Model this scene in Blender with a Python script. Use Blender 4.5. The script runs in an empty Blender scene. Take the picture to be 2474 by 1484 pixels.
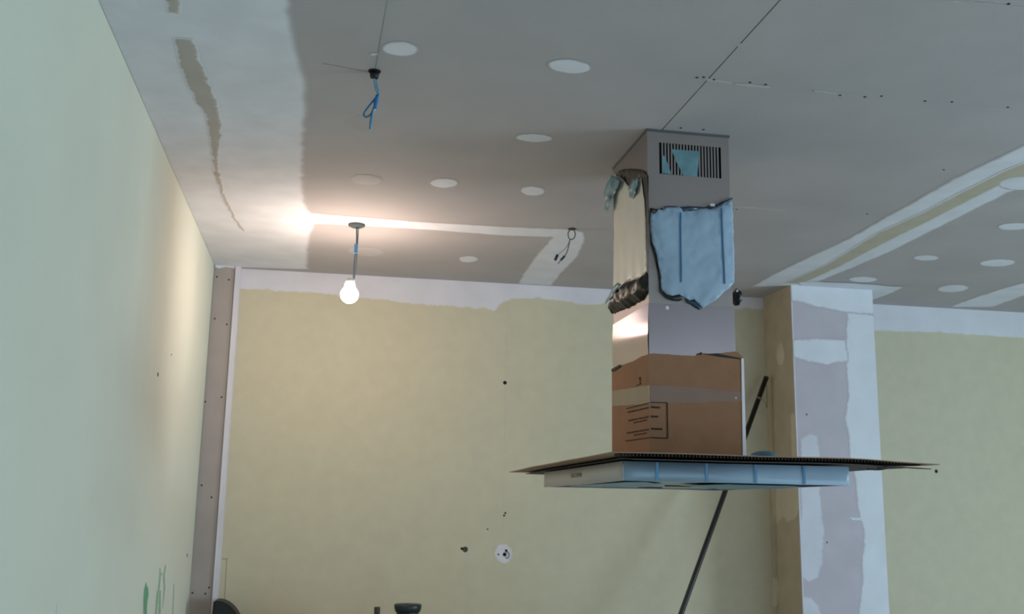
import bpy, bmesh, math, random
from mathutils import Vector, Matrix, noise
from mathutils.geometry import delaunay_2d_cdt
random.seed(7)
S = bpy.context.scene
COL = S.collection
EYE = 1.5                                  # camera height above the floor

# ------------------------------------------------------------------ camera
F, YAW, PIT, ROL = 2452.9, .1801, .1962, .0167
fw = Vector((math.sin(YAW)*math.cos(PIT), math.cos(YAW)*math.cos(PIT), math.sin(PIT)))
r0 = Vector((math.cos(YAW), -math.sin(YAW), 0)); u0 = r0.cross(fw)
rt = r0*math.cos(ROL)+u0*math.sin(ROL); up = u0*math.cos(ROL)-r0*math.sin(ROL)
cam_d = bpy.data.cameras.new('camera'); cam = bpy.data.objects.new('camera', cam_d); COL.objects.link(cam)
M = Matrix((rt, up, -fw)).transposed().to_4x4(); M.translation = Vector((0, 0, EYE)); cam.matrix_world = M
cam_d.sensor_width = 36; cam_d.lens = 36*F/2474; cam_d.clip_start = .05
S.camera = cam
cam_d.dof.use_dof = True; cam_d.dof.focus_distance = 1.0; cam_d.dof.aperture_fstop = 22   # the phone missed focus

# ------------------------------------------------------------------ light
S.view_settings.view_transform = 'Standard'; S.view_settings.look = 'None'
S.view_settings.gamma = 1; S.view_settings.use_curve_mapping = False
S.view_settings.exposure = 0.62
w = bpy.data.worlds.new('sky'); S.world = w; w.use_nodes = True
w.node_tree.nodes['Background'].inputs[0].default_value = (.62, .85, 1, 1)
w.node_tree.nodes['Background'].inputs[1].default_value = 1.0

def area(name, loc, rot, sx, sy, power, col):
    d = bpy.data.lights.new(name, 'AREA'); d.shape = 'RECTANGLE'; d.size = sx; d.size_y = sy
    d.energy = power; d.color = col
    o = bpy.data.objects.new(name, d); COL.objects.link(o); o.location = loc; o.rotation_euler = rot
    return o
area('window_daylight', (3.2, -1.93, 1.35), (math.pi/2, 0, math.pi), 2.5, 2.0, 150, (.66, .88, 1))   # faces +Y
area('side_daylight', (6.4, .9, 1.4), (0, math.pi/2, 0), 2.0, 1.9, 100, (.68, .90, 1))               # faces -X
BULB_POWER = 14.0

# ------------------------------------------------------------------ helpers
def ray(px, py): return fw*F + rt*(px-1237) - up*(py-742)
def at(px, py, ax, v):
    """world point where the sight line of a photograph pixel meets the plane ax = v (z from the floor)"""
    d = ray(px, py); i = 'XYZ'.index(ax); vv = v-EYE if ax == 'Z' else v
    p = d*(vv/d[i]); p.z += EYE; return p
def lin(c): return tuple(((x/255)/12.92 if x/255 <= .04045 else ((x/255+.055)/1.055)**2.4) for x in c)+(1,)
MATS = {}
def mat(name, rgb, rough=.9, var=.05, scale=6, bump=.0, bscale=300, metal=0, coat=0, aniso=None, soft=False, alpha=None, spec=None, rgb2=None, under=(177, 171, 171)):
    m = bpy.data.materials.new(name); m.use_nodes = True; n = m.node_tree.nodes; l = m.node_tree.links
    b = n['Principled BSDF']; out = n['Material Output']
    b.inputs['Roughness'].default_value = rough; b.inputs['Metallic'].default_value = metal
    if coat: b.inputs['Coat Weight'].default_value = coat; b.inputs['Coat Roughness'].default_value = .25
    if spec is not None: b.inputs['Specular IOR Level'].default_value = spec
    tc = n.new('ShaderNodeTexCoord')
    nz = n.new('ShaderNodeTexNoise'); nz.inputs['Scale'].default_value = scale; nz.inputs['Detail'].default_value = 6
    l.new(tc.outputs['Object'], nz.inputs['Vector'])
    rp = n.new('ShaderNodeValToRGB'); c = lin(rgb)
    rp.color_ramp.elements[0].position = .32; rp.color_ramp.elements[1].position = .68
    rp.color_ramp.elements[0].color = tuple(x*(1-var) for x in c[:3])+(1,)
    rp.color_ramp.elements[1].color = (tuple(min(1, x*(1+var)) for x in c[:3])+(1,)) if rgb2 is None else lin(rgb2)
    l.new(nz.outputs['Fac'], rp.inputs[0]); l.new(rp.outputs[0], b.inputs['Base Color'])
    if bump:
        n2 = n.new('ShaderNodeTexNoise'); n2.inputs['Scale'].default_value = bscale; n2.inputs['Detail'].default_value = 3
        l.new(tc.outputs['Object'], n2.inputs['Vector'])
        bp = n.new('ShaderNodeBump'); bp.inputs['Strength'].default_value = bump; bp.inputs['Distance'].default_value = .002
        l.new(n2.outputs['Fac'], bp.inputs['Height']); l.new(bp.outputs[0], b.inputs['Normal'])
    if aniso:
        b.inputs['Anisotropic'].default_value = aniso[0]
        t = n.new('ShaderNodeTangent'); t.direction_type = 'RADIAL'; t.axis = 'Z'
        l.new(t.outputs[0], b.inputs['Tangent']); b.inputs['Anisotropic Rotation'].default_value = aniso[1]
    if soft:                                 # trowelled edge: thins out to the colour of what lies under it
        a = n.new('ShaderNodeAttribute'); a.attribute_name = 'feather'
        ns = n.new('ShaderNodeTexNoise'); ns.inputs['Scale'].default_value = 22; ns.inputs['Detail'].default_value = 5
        l.new(tc.outputs['Object'], ns.inputs['Vector'])
        m1 = n.new('ShaderNodeMath'); m1.operation = 'MULTIPLY_ADD'; m1.inputs[1].default_value = 1.25; m1.inputs[2].default_value = -.3
        l.new(a.outputs['Fac'], m1.inputs[0])
        m2 = n.new('ShaderNodeMath'); m2.operation = 'MULTIPLY_ADD'; m2.inputs[1].default_value = .35
        l.new(ns.outputs['Fac'], m2.inputs[0]); l.new(m1.outputs[0], m2.inputs[2])
        m3 = n.new('ShaderNodeMapRange'); m3.interpolation_type = 'SMOOTHSTEP'; m3.inputs['To Max'].default_value = alpha if alpha is not None else 1
        l.new(m2.outputs[0], m3.inputs[0])
        mc = n.new('ShaderNodeMix'); mc.data_type = 'RGBA'; mc.inputs[6].default_value = lin(under)
        l.new(m3.outputs[0], mc.inputs[0]); l.new(rp.outputs[0], mc.inputs[7]); l.new(mc.outputs[2], b.inputs['Base Color'])
    elif alpha is not None:
        tr = n.new('ShaderNodeBsdfTransparent'); mx = n.new('ShaderNodeMixShader')
        l.new(tr.outputs[0], mx.inputs[1]); l.new(b.outputs[0], mx.inputs[2]); l.new(mx.outputs[0], out.inputs[0])
        mx.inputs[0].default_value = alpha
    MATS[name] = m; return m

def finish(bm, name, m, parent=None, smooth=False):
    bmesh.ops.recalc_face_normals(bm, faces=bm.faces)
    me = bpy.data.meshes.new(name); bm.to_mesh(me); bm.free()
    if m: me.materials.append(m)
    if smooth:
        for p in me.polygons: p.use_smooth = True
    o = bpy.data.objects.new(name, me); COL.objects.link(o)
    if parent is not None:
        o.parent = parent; o.matrix_parent_inverse = parent.matrix_basis.inverted()
    return o
def tag(o, label=None, cat=None, group=None, kind=None):
    if label: o['label'] = label
    if cat: o['category'] = cat
    if group: o['group'] = group
    if kind: o['kind'] = kind
    return o
def empty(name, loc, label, cat, group=None):
    o = bpy.data.objects.new(name, None); COL.objects.link(o); o.location = loc; o.empty_display_size = .05
    return tag(o, label, cat, group)
def bx(bm, x0, x1, y0, y1, z0, z1, bev=0):
    r = bmesh.ops.create_cube(bm, size=1); v = r['verts']
    for k in v: k.co = Vector(((x0+x1)/2+k.co.x*(x1-x0), (y0+y1)/2+k.co.y*(y1-y0), (z0+z1)/2+k.co.z*(z1-z0)))
    if bev:
        e = list({e for k in v for e in k.link_edges})
        bmesh.ops.bevel(bm, geom=e, offset=bev, segments=2, affect='EDGES', profile=.6)
def box(name, x0, x1, y0, y1, z0, z1, m, parent=None, bev=0):
    bm = bmesh.new(); bx(bm, x0, x1, y0, y1, z0, z1, bev); return finish(bm, name, m, parent)
def tube_bm(bm, pts, rad, seg=10, caps=True):
    pts = [Vector(p) for p in pts]; rings = []; prev = None
    for i, p in enumerate(pts):
        t = (pts[min(i+1, len(pts)-1)]-pts[max(i-1, 0)]).normalized()
        if prev is None:
            a = Vector((0, 0, 1)) if abs(t.z) < .9 else Vector((1, 0, 0)); nrm = t.cross(a).normalized()
        else: nrm = (prev-t*prev.dot(t)).normalized()
        prev = nrm; bn = t.cross(nrm); r = rad[min(len(rad)-1, round(i*(len(rad)-1)/max(1, len(pts)-1)))] if isinstance(rad, (list, tuple)) else rad
        rings.append([bm.verts.new(p+nrm*math.cos(2*math.pi*k/seg)*r+bn*math.sin(2*math.pi*k/seg)*r) for k in range(seg)])
    for a, b in zip(rings, rings[1:]):
        for k in range(seg): bm.faces.new((a[k], a[(k+1) % seg], b[(k+1) % seg], b[k]))
    if caps: bm.faces.new(rings[0]); bm.faces.new(rings[-1][::-1])
def spline(pts, n=8):
    pts = [Vector(p) for p in pts]; out = []
    for i in range(len(pts)-1):
        a = pts[max(i-1, 0)]; b = pts[i]; c = pts[i+1]; d = pts[min(i+2, len(pts)-1)]
        for k in range(n):
            t = k/n; out.append(.5*((2*b)+(c-a)*t+(2*a-5*b+4*c-d)*t*t+(3*b-a-3*c+d)*t**3))
    out.append(pts[-1]); return out
def tube(name, pts, rad, m, parent=None, seg=10, smooth=True, sp=0):
    bm = bmesh.new(); tube_bm(bm, spline(pts, sp) if sp else pts, rad, seg); return finish(bm, name, m, parent, smooth)
def lathe(name, prof, c, m, parent=None, seg=32):
    bm = bmesh.new(); rings = []
    for r, z in prof: rings.append([bm.verts.new((c[0]+r*math.cos(2*math.pi*k/seg), c[1]+r*math.sin(2*math.pi*k/seg), c[2]+z)) for k in range(seg)])
    for a, b in zip(rings, rings[1:]):
        for k in range(seg): bm.faces.new((a[k], a[(k+1) % seg], b[(k+1) % seg], b[k]))
    bm.faces.new(rings[0]); bm.faces.new(rings[-1])
    return finish(bm, name, m, parent, True)
NORM = {'X': Vector((1, 0, 0)), 'Y': Vector((0, 1, 0)), 'Z': Vector((0, 0, 1))}
def seg_dist(p, a, b):
    ab = b-a; t = max(0, min(1, (p-a).dot(ab)/max(ab.length_squared, 1e-12))); return (p-a-ab*t).length
def patch(name, pts, ax, v, side, m, parent, th=.001, grid=.03, feather=0, jag=0, jstep=.03, px=True, shape=None, clip=None, lift=0):
    """Sheet lying on the plane ax = v; pts in photograph pixels (px) or world points.
    side: +1/-1 direction of the room. feather: width of the trowelled edge. shape(p, d): extra offset along the normal"""
    P = [at(a, b, ax, v) for a, b in pts] if px else [Vector(p) for p in pts]
    FL = [False]*len(P)                      # corners pushed back onto a neighbouring wall or ceiling
    if clip:
        C = [clip(p) for p in P]; FL = [(a-b).length > 1e-4 for a, b in zip(C, P)]; P = C
    i = 'XYZ'.index(ax); nr = NORM[ax]*side
    if jag:
        Q = []; G = []
        for (a, fa), (b, fb) in zip(zip(P, FL), zip(P[1:]+P[:1], FL[1:]+FL[:1])):
            n = max(1, int((b-a).length/jstep)); d = (b-a).normalized(); q = nr.cross(d)
            for k in range(n):
                p = a.lerp(b, k/n); Q.append(p if (fa and (fb or k == 0)) else p+q*(noise.noise(p*37+Vector((3, 1, 7)))*jag*2)); G.append(fa and fb if k else fa)
        P = Q; FL = G
    if clip: P = [clip(p) for p in P]
    E = [(a, b) for a, b, fa, fb in zip(P, P[1:]+P[:1], FL, FL[1:]+FL[:1]) if not (fa and fb and feather)]
    ai, bi = [j for j in range(3) if j != i]
    P2 = [(p[ai], p[bi]) for p in P]
    def inside(x, y):
        c = False; j = len(P2)-1
        for k in range(len(P2)):
            if (P2[k][1] > y) != (P2[j][1] > y) and x < (P2[j][0]-P2[k][0])*(y-P2[k][1])/(P2[j][1]-P2[k][1])+P2[k][0]: c = not c
            j = k
        return c
    def to3(x, y):
        p = Vector(P[0]); p[ai] = x; p[bi] = y; return p
    def edist(p): return min(seg_dist(p, a, b) for a, b in E)
    pts2 = [Vector(q) for q in P2]
    if feather:                              # a ring of points where the feathered edge ends
        n = len(P2)
        for k in range(n):
            a, b, c = Vector(P2[k-1]), Vector(P2[k]), Vector(P2[(k+1) % n]); t = (c-a)
            if t.length < 1e-9: continue
            t.normalize()
            for sg in (1, -1):
                q = b+Vector((-t.y, t.x))*feather*sg*1.02
                if inside(q.x, q.y) and edist(to3(q.x, q.y)) > .75*feather: pts2.append(q)
    x0, x1 = min(q[0] for q in P2), max(q[0] for q in P2); y0, y1 = min(q[1] for q in P2), max(q[1] for q in P2)
    gy = y0+grid*.5; row = 0
    while gy < y1:
        gx = x0+grid*(.5 if row % 2 else .25)
        while gx < x1:
            if inside(gx, gy) and edist(to3(gx, gy)) > max(grid*.35, 1.3*feather): pts2.append(Vector((gx, gy)))
            gx += grid
        gy += grid; row += 1
    n = len(P2)
    vo, eo, fo, *_r = delaunay_2d_cdt(pts2, [(k, (k+1) % n) for k in range(n)], [], 1, 1e-7)
    bm = bmesh.new(); BV = [bm.verts.new(to3(q.x, q.y)) for q in vo]
    for f_ in fo:
        try: bm.faces.new([BV[k] for k in f_])
        except ValueError: pass
    for vt in [v for v in bm.verts if not v.link_faces]: bm.verts.remove(vt)
    cl = bm.verts.layers.float.new('feather') if feather else None
    vals = {vt: edist(vt.co) for vt in bm.verts}
    base = {vt: vt.co.copy() for vt in bm.verts}
    if feather:
        for vt in bm.verts:
            f = min(1, vals[vt]/feather); vt[cl] = f; vt.co = vt.co+nr*(lift+.0004+th*f)
    else:
        for vt in bm.verts: vt.co = vt.co+nr*(lift+th+(shape(base[vt], vals[vt]) if shape else 0))
        r = bmesh.ops.extrude_face_region(bm, geom=bm.faces[:])
        top = [g for g in r['geom'] if isinstance(g, bmesh.types.BMVert)]
        for vt in top: vt.co = vt.co-nr*th
    return finish(bm, name, m, parent, smooth=bool(shape))
def ell(cx, cy, rx, ry, tilt=0, n=20):
    out = []
    for k in range(n):
        a = 2*math.pi*k/n; x = rx*math.cos(a); y = ry*math.sin(a)
        out.append((cx+x-tilt*y, cy+y+tilt*x))
    return out

# ------------------------------------------------------------------ materials
CB = mat('ceiling_plasterboard', (177, 171, 171), var=.05, scale=3, bump=.25)
CP = mat('joint_compound_soft', (220, 221, 228), var=.05, scale=9, soft=True)
CPT = mat('joint_compound_thin', (190, 186, 186), var=.08, scale=9, soft=True, alpha=.75)
TAPE = mat('jointing_tape', (188, 180, 160), var=.05, scale=12, soft=True, under=(220, 221, 228))
BARE = mat('bare_board_streak', (166, 154, 138), var=.07, scale=10, soft=True, alpha=.75, under=(220, 221, 228))
YB = mat('yellow_plasterboard', (197, 190, 166), var=.03, scale=16, bump=.3)
LW = mat('pale_wall_board', (206, 208, 194), var=.025, scale=3, bump=.2)
LIL = mat('lilac_plasterboard', (186, 178, 188), var=.05, scale=7, bump=.2)
GST = mat('grey_plasterboard', (164, 155, 151), var=.04, scale=8, bump=.2)
SIDE = mat('brown_grey_board', (178, 166, 144), var=.07, scale=12, bump=.3)
BEAD = mat('white_corner_bead', (208, 206, 214), rough=.6, var=.03)
DARK = mat('dark_void', (18, 17, 20), var=.1)
HOLE = mat('hole_edge', (70, 64, 60), var=.2, scale=60)
FLOOR = mat('concrete_screed', (205, 208, 210), var=.08, scale=4, bump=.5, bscale=60)
PLAIN = mat('painted_wall', (205, 200, 185), var=.03)
STEEL = mat('brushed_steel', (188, 178, 184), rough=.16, var=.03, scale=4, metal=1, aniso=(1.0, 0))
STEELU = mat('brushed_steel_duct_cover', (156, 146, 145), rough=.5, var=.03, scale=4, metal=.55, aniso=(.6, 0))
STEELE = mat('steel_edge', (205, 203, 215), rough=.3, var=.02, metal=.4)
FILM = mat('blue_protective_film', (148, 170, 192), rough=.42, var=.05, scale=9, bump=.12, bscale=40, spec=.4)
FILMS = mat('darker_blue_stripe', (80, 136, 180), rough=.45, var=.06, scale=30)
FILMC = mat('cream_lit_film', (212, 209, 198), rough=.4, var=.04, scale=12, bump=.1, bscale=40)  # warm bulb light on the film is put into its cream colour
FILMT = mat('teal_film', (104, 142, 152), rough=.4, var=.15, scale=25, bump=.2, bscale=60)
FILML = mat('control_side_film', (196, 184, 178), rough=.45, var=.03, scale=10)
BAG = mat('black_plastic', (22, 20, 18), rough=.42, var=.3, scale=20, bump=.6, bscale=50)
CARD = mat('brown_cardboard', (146, 106, 78), var=.06, scale=16, bump=.3, bscale=120)
CARDD = mat('brown_cardboard_sheet', (152, 122, 98), var=.08, scale=16, bump=.3, bscale=120)
CORE = mat('corrugated_core', (52, 46, 42), var=.3, scale=60)
PTAPE = mat('packing_tape', (178, 164, 140), rough=.3, var=.05, scale=20, alpha=.5)
INK = mat('black_print', (52, 42, 36), var=.2, scale=90, alpha=.75)
ROD = mat('black_pole', (26, 24, 26), rough=.45, var=.15, scale=40)
COPPER = mat('copper_ring', (150, 112, 80), rough=.4, var=.1)
WBLUE = mat('blue_wire', (60, 128, 176), rough=.45, var=.2, scale=60)
WPALE = mat('pale_blue_sleeve', (120, 160, 180), rough=.5, var=.1, scale=60)
WGREY = mat('grey_wire', (88, 92, 92), rough=.5, var=.1)
WDARK = mat('dark_blue_terminal', (32, 32, 62), rough=.5, var=.1)
WLIL = mat('lilac_wire', (150, 146, 165), rough=.5, var=.1)
CORD = mat('lamp_cord', (84, 98, 110), rough=.6, var=.1)
TEAL = mat('dark_teal_plastic', (22, 42, 46), rough=.4, var=.2, scale=15)
BLACK = mat('black_rubber', (18, 20, 24), rough=.5, var=.2, scale=15)
GREEN = mat('green_marker', (62, 142, 104), var=.12, scale=60, soft=True, under=(206, 208, 194), alpha=.85)
PENCIL = mat('pencil_line', (110, 108, 100), soft=False, alpha=.14)
WOOD = mat('raw_wood', (178, 148, 108), var=.15, scale=9)
SCREW = mat('screw_head', (58, 52, 50), rough=.5, metal=.6)
WHITE = mat('white_ceramic', (200, 198, 190), rough=.3, var=.02)
bulbm = bpy.data.materials.new('lit_bulb'); bulbm.use_nodes = True; nn = bulbm.node_tree.nodes; nn.clear()
em = nn.new('ShaderNodeEmission'); oo = nn.new('ShaderNodeOutputMaterial'); bulbm.node_tree.links.new(em.outputs[0], oo.inputs[0])
em.inputs[0].default_value = (1, .78, .64, 1); em.inputs[1].default_value = BULB_POWER*12
try: bulbm.cycles.emission_sampling = 'FRONT_BACK'
except Exception: pass

# ------------------------------------------------------------------ room
CZ = 2.65; XL = -.5693; YB_ = 5.0807; XR = 6.5; YR = -2.0
fl = tag(box('floor', XL-.2, XR+.2, YR-.2, YB_+.3, -.1, 0, FLOOR), 'grey screed floor of the room', kind='structure')
wl = tag(box('wall_left', XL-.15, XL, YR-.1, 5.0133, 0, CZ+.005, LW), 'pale greenish wall running along the left side', kind='structure')
wb = tag(box('wall_back', XL-.1, XR, YB_+.013, YB_+.15, 0, CZ+.005, DARK), 'yellowish plasterboard wall at the far end', kind='structure')
# wall on the right with an opening for a window, wall behind with a patio window
def wall_with_opening(name, axis, c0, c1, a0, a1, w0, w1, z0, z1, label):
    bm = bmesh.new()
    def b(p0, p1, q0, q1):
        if axis == 'X': bx(bm, c0, c1, p0, p1, q0, q1)
        else: bx(bm, p0, p1, c0, c1, q0, q1)
    b(a0, w0, 0, CZ); b(w1, a1, 0, CZ); b(w0, w1, z1, CZ)
    if z0 > 0: b(w0, w1, 0, z0)
    return tag(finish(bm, name, PLAIN), label, kind='structure')
wall_with_opening('wall_right', 'X', XR, XR+.2, YR, YB_+.1, -.1, 1.9, .45, 2.35, 'plain wall on the right side with a window')
wall_with_opening('wall_rear', 'Y', YR-.2, YR, XL, XR, 1.95, 4.45, .3, 2.4, 'plain wall behind the viewer with a wide window')
def window(name, axis, c, a0, a1, z0, z1, label):
    bm = bmesh.new(); t = .035
    def b(p0, p1, q0, q1):
        if axis == 'X': bx(bm, c-t, c+t, p0, p1, q0, q1)
        else: bx(bm, p0, p1, c-t, c+t, q0, q1)
    b(a0, a1, z0, z0+.07); b(a0, a1, z1-.07, z1); b(a0, a0+.07, z0, z1); b(a1-.07, a1, z0, z1); b((a0+a1)/2-.05, (a0+a1)/2+.05, z0, z1)
    o = tag(finish(bm, name, BEAD), label, kind='structure')
window('window_1', 'Y', YR-.1, 1.95, 4.45, .3, 2.4, 'wide window behind the viewer')
window('window_2', 'X', XR+.1, -.1, 1.9, .45, 2.35, 'window in the right wall')

# ceiling: backing and single boards with open joints
ce = tag(box('ceiling', XL-.1, XR, YR, YB_+.1, CZ+.0125, CZ+.1, DARK), 'ceiling of unpainted grey plasterboard sheets', kind='structure')
SX = .9736
def board(x0, x1, y0, y1, gx=.002, gy=.0007, m=CB):
    box('ceiling_board', x0+gx, x1-gx, y0+gy, y1-gy, CZ, CZ+.0125, m, ce)
for y0, y1 in ((YR, -.35), (-.35, 1.28), (1.28, 4.06), (4.06, YB_+.012)): board(XL, SX, y0, y1)
for y0, y1 in ((YR, .1), (.1, 1.2), (1.2, 1.905), (1.905, 2.4438), (2.4438, 3.5276), (3.5276, YB_+.012)): board(SX, 2.262, y0, y1)
for y0, y1 in ((YR, .3), (.3, 2.7), (2.7, YB_+.012)): board(2.262, 3.51, y0, y1, gx=.0007)
for y0, y1 in ((YR, 1.5), (1.5, YB_+.012)): board(3.51, XR, y0, y1, gx=.0007)

def clipc(p):
    p = p.copy(); p.y = min(p.y, YB_-.001); p.x = max(p.x, XL+.001); return p
def cpatch(pts, m=CP, feather=.02, jag=.004, th=.0012, grid=.02, lift=0, px=True):
    return patch('joint_compound', pts, 'Z', CZ, -1, m, ce, th=th, grid=grid, feather=feather, jag=jag, px=px, clip=clipc, lift=lift)
# wide band along the left wall
Z = CZ
band = [(XL, .9, Z), (-.12, .9, Z)]+[tuple(at(a, b, 'Z', CZ)) for a, b in ((700, -60), (714, 60), (728, 130), (745, 190), (749, 260), (742, 340), (738, 430), (743, 490), (756, 512))]
band += [tuple(at(a, b, 'Z', CZ)) for a, b in ((768, 540), (756, 570), (750, 610), (749, 652))]+[(XL, 5.08, Z)]
cpatch(band, CP, feather=.03, jag=.004, grid=.06, px=False)
cpatch([(418, 86), (468, 92), (500, 175), (532, 260), (540, 300), (534, 350), (530, 400), (545, 470), (575, 530), (600, 566), (575, 548), (540, 490), (515, 420), (508, 350), (494, 280), (455, 215), (432, 160)], BARE, feather=.008, grid=.009, lift=.0018)
cpatch([(385, -90), (440, -90), (440, 36), (402, 30)], BARE, feather=.008, grid=.009, lift=.0018)
# cross strip and the short strip that runs to the back wall
cpatch([(700, 508), (800, 518), (1000, 534), (1200, 546), (1385, 553), (1412, 560), (1418, 578), (1400, 618), (1360, 660), (1335, 690), (1245, 690), (1262, 660), (1290, 620), (1330, 574), (1200, 569), (1050, 557), (900, 548), (755, 541), (700, 536)], CP, feather=.02, jag=.003, th=.0007)
for e in ((967, 117, 46, 19, .05), (1375, 160, 54, 18, .08), (1290, 333, 46, 11, .03), (885, 434, 40, 13, .05), (1073, 442, 36, 12, 0), (1287, 461, 31, 12, .05), (885, 608, 46, 11, .07), (1132, 626, 25, 8, 0),
          (2237, 623, 32, 7, 0), (2410, 635, 45, 9, -.04), (2450, 547, 42, 9, -.04), (2085, 675, 36, 7, 0), (2302, 697, 40, 9, -.06), (2470, 441, 60, 17, -.05), (904, 131, 12, 4, 0), (1789, 110, 5, 6, 0)):
    o = patch('joint_compound', ell(*e), 'Z', CZ, -1, CPT if e[0] in (885,) else CP, ce, th=.0012, grid=.012, feather=.011, jag=.002, clip=clipc, lift=.0019 if e[0] == 2470 else .0001)
cpatch(ell(885, 300, 50, 22), mat('compound_scrape', (170, 162, 160), soft=True, alpha=.5), feather=.03, grid=.02)
# taped joint on the right: two troweled edges over a paper tape
cpatch([(1812, 693), (1880, 655), (1970, 612), (2050, 575), (2130, 528), (2220, 478), (2300, 432), (2400, 384), (2520, 326), (3400, -125), (3400, 37), (2520, 440), (2440, 465), (2350, 510), (2250, 560), (2150, 610), (2050, 652), (1955, 690)], CP, feather=.022, jag=.003)
cpatch([(1890, 684), (1990, 640), (2120, 560), (2230, 510), (2320, 462), (2420, 412), (2520, 370), (3400, -62), (3400, -8), (2520, 420), (2420, 446), (2330, 492), (2240, 538), (2130, 592), (2040, 640), (1940, 686)], TAPE, feather=.02, jag=.002, lift=.002, th=.0005, grid=.03)
cpatch([(2290, 742), (2360, 716), (2430, 694), (2540, 665), (2900, 565), (2900, 602), (2540, 700), (2470, 716), (2400, 742)], CP, feather=.02)
cpatch([(1925, 680), (1965, 679), (2080, 684), (2184, 693), (2150, 709), (2104, 726), (2060, 740), (1950, 730)], CP, feather=.012, grid=.02, lift=.0018)
# light rubs of compound along the open cross joints
for a, b in (((1703, 190), (1770, 200)), ((1775, 202), (1860, 209)), ((1965, 218), (2020, 225))):
    cpatch([(a[0], a[1]-2), (b[0], b[1]-2), (b[0], b[1]+5), (a[0], a[1]+4)], CPT, feather=.004, jag=.002, grid=.008)
cpatch([(1770, 496), (1900, 506), (1900, 510), (1770, 501)], CPT, feather=.004, grid=.012)
cpatch([(2240, -2), (2380, 5), (2380, 9), (2240, 2)], CPT, feather=.003, grid=.008)
patch('joint_compound', [(SX-.006, 3.22, CZ), (SX+.006, 3.22, CZ), (SX+.006, 3.95, CZ), (SX-.006, 3.95, CZ)], 'Z', CZ, -1, CPT, ce, th=.0006, grid=.1, feather=.003, px=False)
# screws beside the open joints, chalk line
def dot(par, px_, py_, ax, v, side, r=.004, m=SCREW, name='screw', th=.0015):
    c = at(px_, py_, ax, v); i = 'XYZ'.index(ax); bm = bmesh.new(); n = NORM[ax]*side
    a = NORM['XYZ'[(i+1) % 3]]; b = NORM['XYZ'[(i+2) % 3]]; N = 12
    r0_ = [bm.verts.new(c+(a*math.cos(2*math.pi*k/N)+b*math.sin(2*math.pi*k/N))*r) for k in range(N)]
    r1_ = [bm.verts.new(c+n*th+(a*math.cos(2*math.pi*k/N)+b*math.sin(2*math.pi*k/N))*r*.8) for k in range(N)]
    for k in range(N): bm.faces.new((r0_[k], r0_[(k+1) % N], r1_[(k+1) % N], r1_[k]))
    bm.faces.new(r1_); bm.faces.new(r0_)
    return finish(bm, name, m, par)
for x, y in ((1684, 187), (1700, 186), (1725, 192), (1812, 199), (1850, 204), (2030, 230), (2090, 234), (2130, 232), (2235, 244), (2300, 246), (2435, 259), (2437, 9), (1780, 506), (2095, 517), (2280, 410), (1470, 470), (1645, 309), (1700, 313)):
    dot(ce, x, y, 'Z', CZ, -1, r=.0042)
patch('chalk_line', [(936, -10), (938, -10), (907, 172), (904, 172)], 'Z', CZ, -1, PENCIL, ce, th=.0004, grid=.2)
patch('chalk_line', [(780, 152), (900, 174), (900, 176), (780, 154)], 'Z', CZ, -1, PENCIL, ce, th=.0004, grid=.2)

# back wall: single boards
for x0, x1 in ((XL-.05, .898), (.898, 2.15), (2.15, 3.45-.67), (3.45-.67, 4.03), (4.03, 5.28), (5.28, XR)):
    box('wall_board', x0+(.0002 if x0 < 2 else 0), x1-(.0001 if x1 < 1 else 0), YB_, YB_+.0125, 0, CZ, YB, wb)
def clipb(p):
    p = p.copy(); p.z = min(p.z, CZ-.0005); p.x = max(p.x, XL+.001); return p
def bpatch(pts, m=CP, feather=.015, jag=.004, grid=.014, th=.001, lift=0, name='joint_compound'):
    return patch(name, pts, 'Y', YB_, -1, m, wb, th=th, grid=grid, feather=feather, jag=jag, clip=clipb, lift=lift)
CPW = mat('joint_compound_wall', (212, 210, 218), var=.04, scale=9, soft=True, under=(196, 190, 166))
bpatch([(560, 600), (1000, 600), (1500, 600), (1900, 600), (1900, 752), (1790, 748), (1480, 736), (1400, 738), (1300, 722), (1245, 726), (1215, 734), (1195, 754), (1130, 745), (1000, 738), (900, 725), (770, 712), (680, 706), (570, 700)], CPW, feather=.012, jag=.005)
bpatch([(2060, 600), (3500, 600), (3500, 862), (2600, 826), (2474, 820), (2300, 808), (2180, 804), (2060, 800)], CPW, feather=.014, jag=.003)
bpatch(ell(1216, 1338, 24, 26), CPW, feather=.014, grid=.01)
for x, y, r in ((1220, 925, .010), (1218, 1246, .005), (1221, 1240, .005), (1124, 1328, .014), (1116, 1326, .007), (1204, 1340, .005), (1219, 1340, .011), (1223, 1331, .008), (2262, 1139, .010), (1178, 1279, .004)):
    dot(wb, x, y, 'Y', YB_, -1, r=r, m=HOLE if r > .012 or y == 1279 else DARK, name='wall_hole', th=.0025)
tube('wire_stub', [at(1222, 1333, 'Y', YB_-.002), at(1229, 1336, 'Y', YB_-.012), at(1229, 1346, 'Y', YB_-.012), at(1222, 1349, 'Y', YB_-.002)], .0022, WGREY, wb, 6, sp=4)
for q in ([(528, 1349), (551, 1349), (551, 1352), (528, 1352)], [(546, 1352), (549, 1352), (544, 1450), (541, 1450)]):
    patch('pencil_mark', q, 'Y', YB_, -1, PENCIL, wb, th=.0004, grid=.3)

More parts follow.
